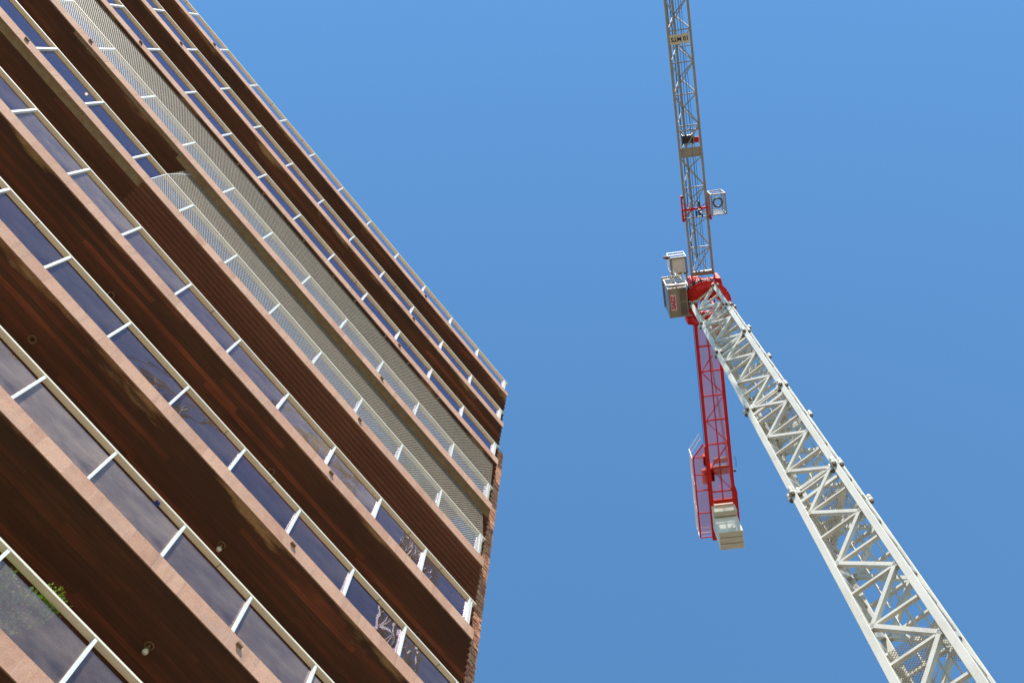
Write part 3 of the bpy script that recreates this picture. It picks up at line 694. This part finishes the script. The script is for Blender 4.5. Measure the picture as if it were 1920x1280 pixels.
# counter jib --------------------------------------------------------
m = MB()
m.bar(J(-0.9, -0.46, ZJ), J(-10.46, -0.50, ZJ), 0.12, 0.14); m.bar(J(-0.9, 0.40, ZJ), J(-10.3, 0.42, ZJ), 0.12, 0.14)
m.bar(J(-6.3, -0.53, ZJ + 0.02), J(-10.46, -0.56, ZJ + 0.02), 0.12, 0.12)
m.hexa([J(-8.10, 0.485, ZJ - .06), J(-8.40, 0.56, ZJ - .06), J(-10.3, 0.56, ZJ - .06), J(-10.3, 0.485, ZJ - .06)][::-1] + [J(-8.10, 0.485, ZJ + .2), J(-8.40, 0.56, ZJ + .2), J(-10.3, 0.56, ZJ + .2), J(-10.3, 0.485, ZJ + .2)][::-1])
m.bar(J(-8.76, -0.42, ZJ), J(-8.76, 0.36, ZJ), 0.16, 0.13); m.bar(J(-10.38, -0.48, ZJ + .15), J(-10.3, 0.42, ZJ + .15), 0.1, 0.1)
cj = m.build('counter_jib', M_red, crane, bevel=0.005)
m = MB(); m.bar(J(-1.0, -0.03, ZJ + .02), J(-8.7, -0.03, ZJ + .02), 0.045)
for i in range(-1, 7):
    a = -2.12 - 1.035 * i
    m.bar(J(a, -0.42, ZJ + .02), J(a, 0.36, ZJ + .02), 0.055, 0.05)
    s = 1 if i % 2 else -1
    if i < 6: m.bar(J(a - .04, -s * 0.40, ZJ + .045), J(a - 1.0, s * 0.36, ZJ + .045), 0.03)
m.build('counter_jib_bracing', M_red, cj)
m = MB(); m.sheet(J(-0.9, -0.40, ZJ + 0.10), -jx, jy, 7.85, 0.76); m.sheet(J(-6.75, -1.06, ZJ + 0.10), -jx, jy, 3.5, 0.5)
b0 = len(m.f); m.poly([J(-6.2, -0.6, ZJ + .10), J(-6.75, -1.06, ZJ + .10), J(-6.75, -0.58, ZJ + .10)], [(0, 1, 2)]); m.uv[b0] = [(0, .5), (.5, 0), (.5, .5)]
m.build('counter_jib_grating', M_grate_red, cj)
# machinery on the counter jib
m = MB(); 
def jbox(m, a0, a1, l0, l1, z0, z1): m.hexa([J(a0, l0, z0), J(a0, l1, z0), J(a1, l1, z0), J(a1, l0, z0), J(a0, l0, z1), J(a0, l1, z1), J(a1, l1, z1), J(a1, l0, z1)])
m.tube(J(-7.55, -0.30, ZJ + 0.38), J(-7.55, 0.32, ZJ + 0.38), 0.20, 20); m.tube(J(-7.1, -0.25, ZJ + 0.32), J(-7.1, 0.3, ZJ + 0.32), 0.11, 16)
hw = m.build('hoist_winch', M_pin, cj)
m = MB(); jbox(m, -7.9, -7.35, -0.42, -0.28, ZJ + .1, ZJ + .7); jbox(m, -7.2, -6.8, -0.66, -0.50, ZJ + 0.1, ZJ + 0.5); m.tube(J(-8.0, -.66, ZJ + .25), J(-7.4, -.66, ZJ + .25), 0.12, 14); m.build('hoist_motor', M_red, hw)
m = MB(); m.tube(J(-7.52, 0.5, ZJ + 0.05), J(-7.52, 0.60, ZJ + 0.05), 0.05, 10); m.path([J(-7.4, 0.62, ZJ + .1), J(-7.1, 0.66, ZJ + .2), J(-7.0, 0.60, ZJ + .3)], 0.01); m.build('warning_lamp', M_dark, cj)
# side walkway
m = MB()
m.bar(J(-6.75, -1.08, ZJ), J(-10.3, -1.10, ZJ), 0.055, 0.09); m.bar(J(-6.2, -0.62, ZJ), J(-6.75, -1.08, ZJ), 0.05, 0.06)
for a in (-6.75, -7.5, -8.2, -9.2, -10.3): m.bar(J(a, -1.08, ZJ), J(a, -0.56, ZJ), 0.04, 0.05)
wk = m.build('side_walkway', M_red, cj)
m = MB()
for zz_ in (0.55, 1.05):
    m.path([J(-6.15, -0.66, ZJ + zz_), J(-6.75, -1.12, ZJ + zz_), J(-10.35, -1.14, ZJ + zz_), J(-10.35, -0.6, ZJ + zz_)], 0.018)
for a in (-6.75, -7.9, -9.1, -10.33): m.tube(J(a, -1.12, ZJ), J(a, -1.12, ZJ + 1.05), 0.018, 6)
m.build('walkway_handrail', M_white, wk)
m = MB(); jbox(m, -6.75, -10.3, -1.135, -1.125, ZJ + 0.05, ZJ + 0.2); m.build('toe_board', M_sign, wk)

# cab ----------------------------------------------------------------
m = MB(); za, zb_ = 39.0, 40.9
jbox(m, 0.94, -0.16, -1.60, -0.90, za, za + 0.06)
jbox(m, 0.94, -0.16, -1.595, -1.57, za + .06, za + .7); jbox(m, 0.94, -0.16, -0.93, -0.905, za + .06, zb_); jbox(m, -0.135, -0.16, -1.57, -0.93, za + .06, zb_)
for a in (0.92, -0.14): jbox(m, a, a - 0.03, -1.60, -1.56, za + .06, zb_); jbox(m, a, a - .03, -.95, -.905, za + .06, zb_)
jbox(m, 0.98, -0.2, -1.63, -0.87, zb_, zb_ + 0.06)
m.bar(J(0.94, -1.20, za - 0.012), J(-0.16, -1.20, za - 0.012), 0.03, 0.03); m.bar(J(0.93, -1.58, za - 0.012), J(-0.15, -1.58, za - 0.012), 0.035, 0.03); m.bar(J(0.93, -.92, za - 0.012), J(-0.15, -.92, za - 0.012), 0.03, 0.03)
m.bar(J(-0.15, -1.62, za - 0.012), J(-0.15, -0.78, za - 0.012), 0.04, 0.04); m.bar(J(.4, -1.22, za - .012), J(.4, -.92, za - .012), .03, .03)
cab = m.build('cab', M_cab, crane, bevel=0.004)
m = MB(); jbox(m, 0.90, -0.12, -1.592, -1.584, za + .72, zb_ - .02); jbox(m, 0.935, 0.925, -1.56, -0.95, za + .08, zb_ - .02); m.build('cab_window', M_glass, cab)
m = MB(); jbox(m, 0.88, 0.42, -1.17, -0.95, za - .008, za - .001); jbox(m, 0.36, -0.10, -1.17, -0.95, za - .008, za - .001); m.build('floor_panel', M_pin, cab)
m = MB(); jbox(m, 0.70, 0.10, -1.525, -1.315, za - 0.012, za - 0.001); bd = m.build('name_board', M_pinkboard, cab)
text_mesh('SAEZ', 0.205, 'board_lettering', M_magenta, bd, frame(J(0.40, -1.42, za - 0.017), jx, -jy), squeeze=1.0, bold=0.008)
m = MB()   # white guard at the front of the cab
for zz_ in (0.05, 0.5, 1.0): m.path([J(0.95, -1.62, za + zz_), J(1.08, -1.62, za + zz_), J(1.05, -0.88, za + zz_), J(0.94, -0.88, za + zz_)], 0.018)
for l in (-1.62, -1.25, -0.88): m.tube(J(1.06, l, za), J(1.06, l, za + 1.0), 0.018, 6)
m.bar(J(1.07, -1.64, za - .01), J(1.04, -.86, za - .01), .05)
for q in range(4):  # hoops
    zz_ = za + 0.35 + 0.35 * q; pts = [J(1.0 + 0.32 * math.sin(math.pi * i_ / 10), -1.30 - 0.0 + 0.24 * (1 - 2 * i_ / 10) * -1 + 0.1, zz_) for i_ in range(11)]
    m.path(pts, 0.014)
m.bar(J(1.30, -1.20, za + .35), J(1.32, -1.20, za + 1.5), .04, .02); m.bar(J(0.98, -0.86, za), J(1.15, -0.86, za + 1.4), .05, .04)
m.build('guard_rail', M_white, cab)
m = MB(); zp = 40.5
for p, q in (((1.12, -1.25), (1.74, -1.25)), ((1.74, -1.25), (1.74, -0.68)), ((1.74, -0.68), (1.12, -0.68)), ((1.12, -0.68), (1.12, -1.25))): m.bar(J(*p, zp), J(*q, zp), 0.075, 0.06)
m.bar(J(0.5, -1.22, zp), J(1.15, -1.22, zp), 0.04); m.bar(J(0.3, -0.70, zp), J(1.15, -0.70, zp), 0.05)
ap = m.build('access_platform', M_cab, crane)
m = MB(); jbox(m, 1.70, 1.16, -1.21, -0.74, zp + .01, zp + .03); m.build('platform_floor', M_white, ap)
m = MB()
for zz_ in (0.5, 1.0): m.path([J(1.2, -1.29, zp + zz_), J(1.76, -1.29, zp + zz_), J(1.76, -0.66, zp + zz_)], 0.016)
for p in ((1.76, -1.29), (1.76, -0.66), (1.2, -1.29)): m.tube(J(*p, zp), J(*p, zp + 1.0), 0.016, 6)
m.build('platform_handrail', M_white, ap)
m = MB(); m.tube(J(1.80, -1.50, zp + .1), J(1.80, -1.28, zp + .1), 0.05, 12); jbox(m, 1.84, 1.72, -1.42, -1.26, zp + .05, zp + .14); m.build('floodlight', paint('brown_lamp_housing', (0.20, 0.05, 0.03), 0.5), ap)

# counterweights (hang in the end of the counter jib)
cwl = ['thin concrete block at the front of the counterweight stack, hanging highest', 'concrete counterweight block with lattice shadows on its bright face, second from the mast',
       'plain concrete counterweight block between two others, third from the mast', 'outermost concrete counterweight block at the very end of the counter jib']
for i, (a0, a1, z0) in enumerate([(-8.90, -9.13, 40.80), (-9.17, -9.40, 39.43), (-9.425, -9.66, 39.43), (-9.685, -9.93, 39.43)]):
    m = MB(); c = J((a0 + a1) / 2, -0.05, z0) + Vector((CX, CY, 0))
    def K(a, l, z): return jx * (a - (a0 + a1) / 2) + jy * l + Vector((0, 0, z - z0))
    wl = -0.50 + 0.0; wr = 0.45
    m.hexa([K(a0, wl, z0), K(a0, wr, z0), K(a1, wr, z0), K(a1, wl, z0), K(a0, wl, 41.95), K(a0, wr, 41.95), K(a1, wr, 41.95), K(a1, wl, 41.95)])
    m.box(-0.3, -0.22, -0.05, 0.05, 41.95 - z0, 42.05 - z0); m.box(0.22, 0.3, -0.05, 0.05, 41.95 - z0, 42.05 - z0)
    o = m.build('counterweight_block', M_conc, loc=c, bevel=0.02)
    tag(o, cwl[i], 'counterweight', 'counterweight blocks on the crane')
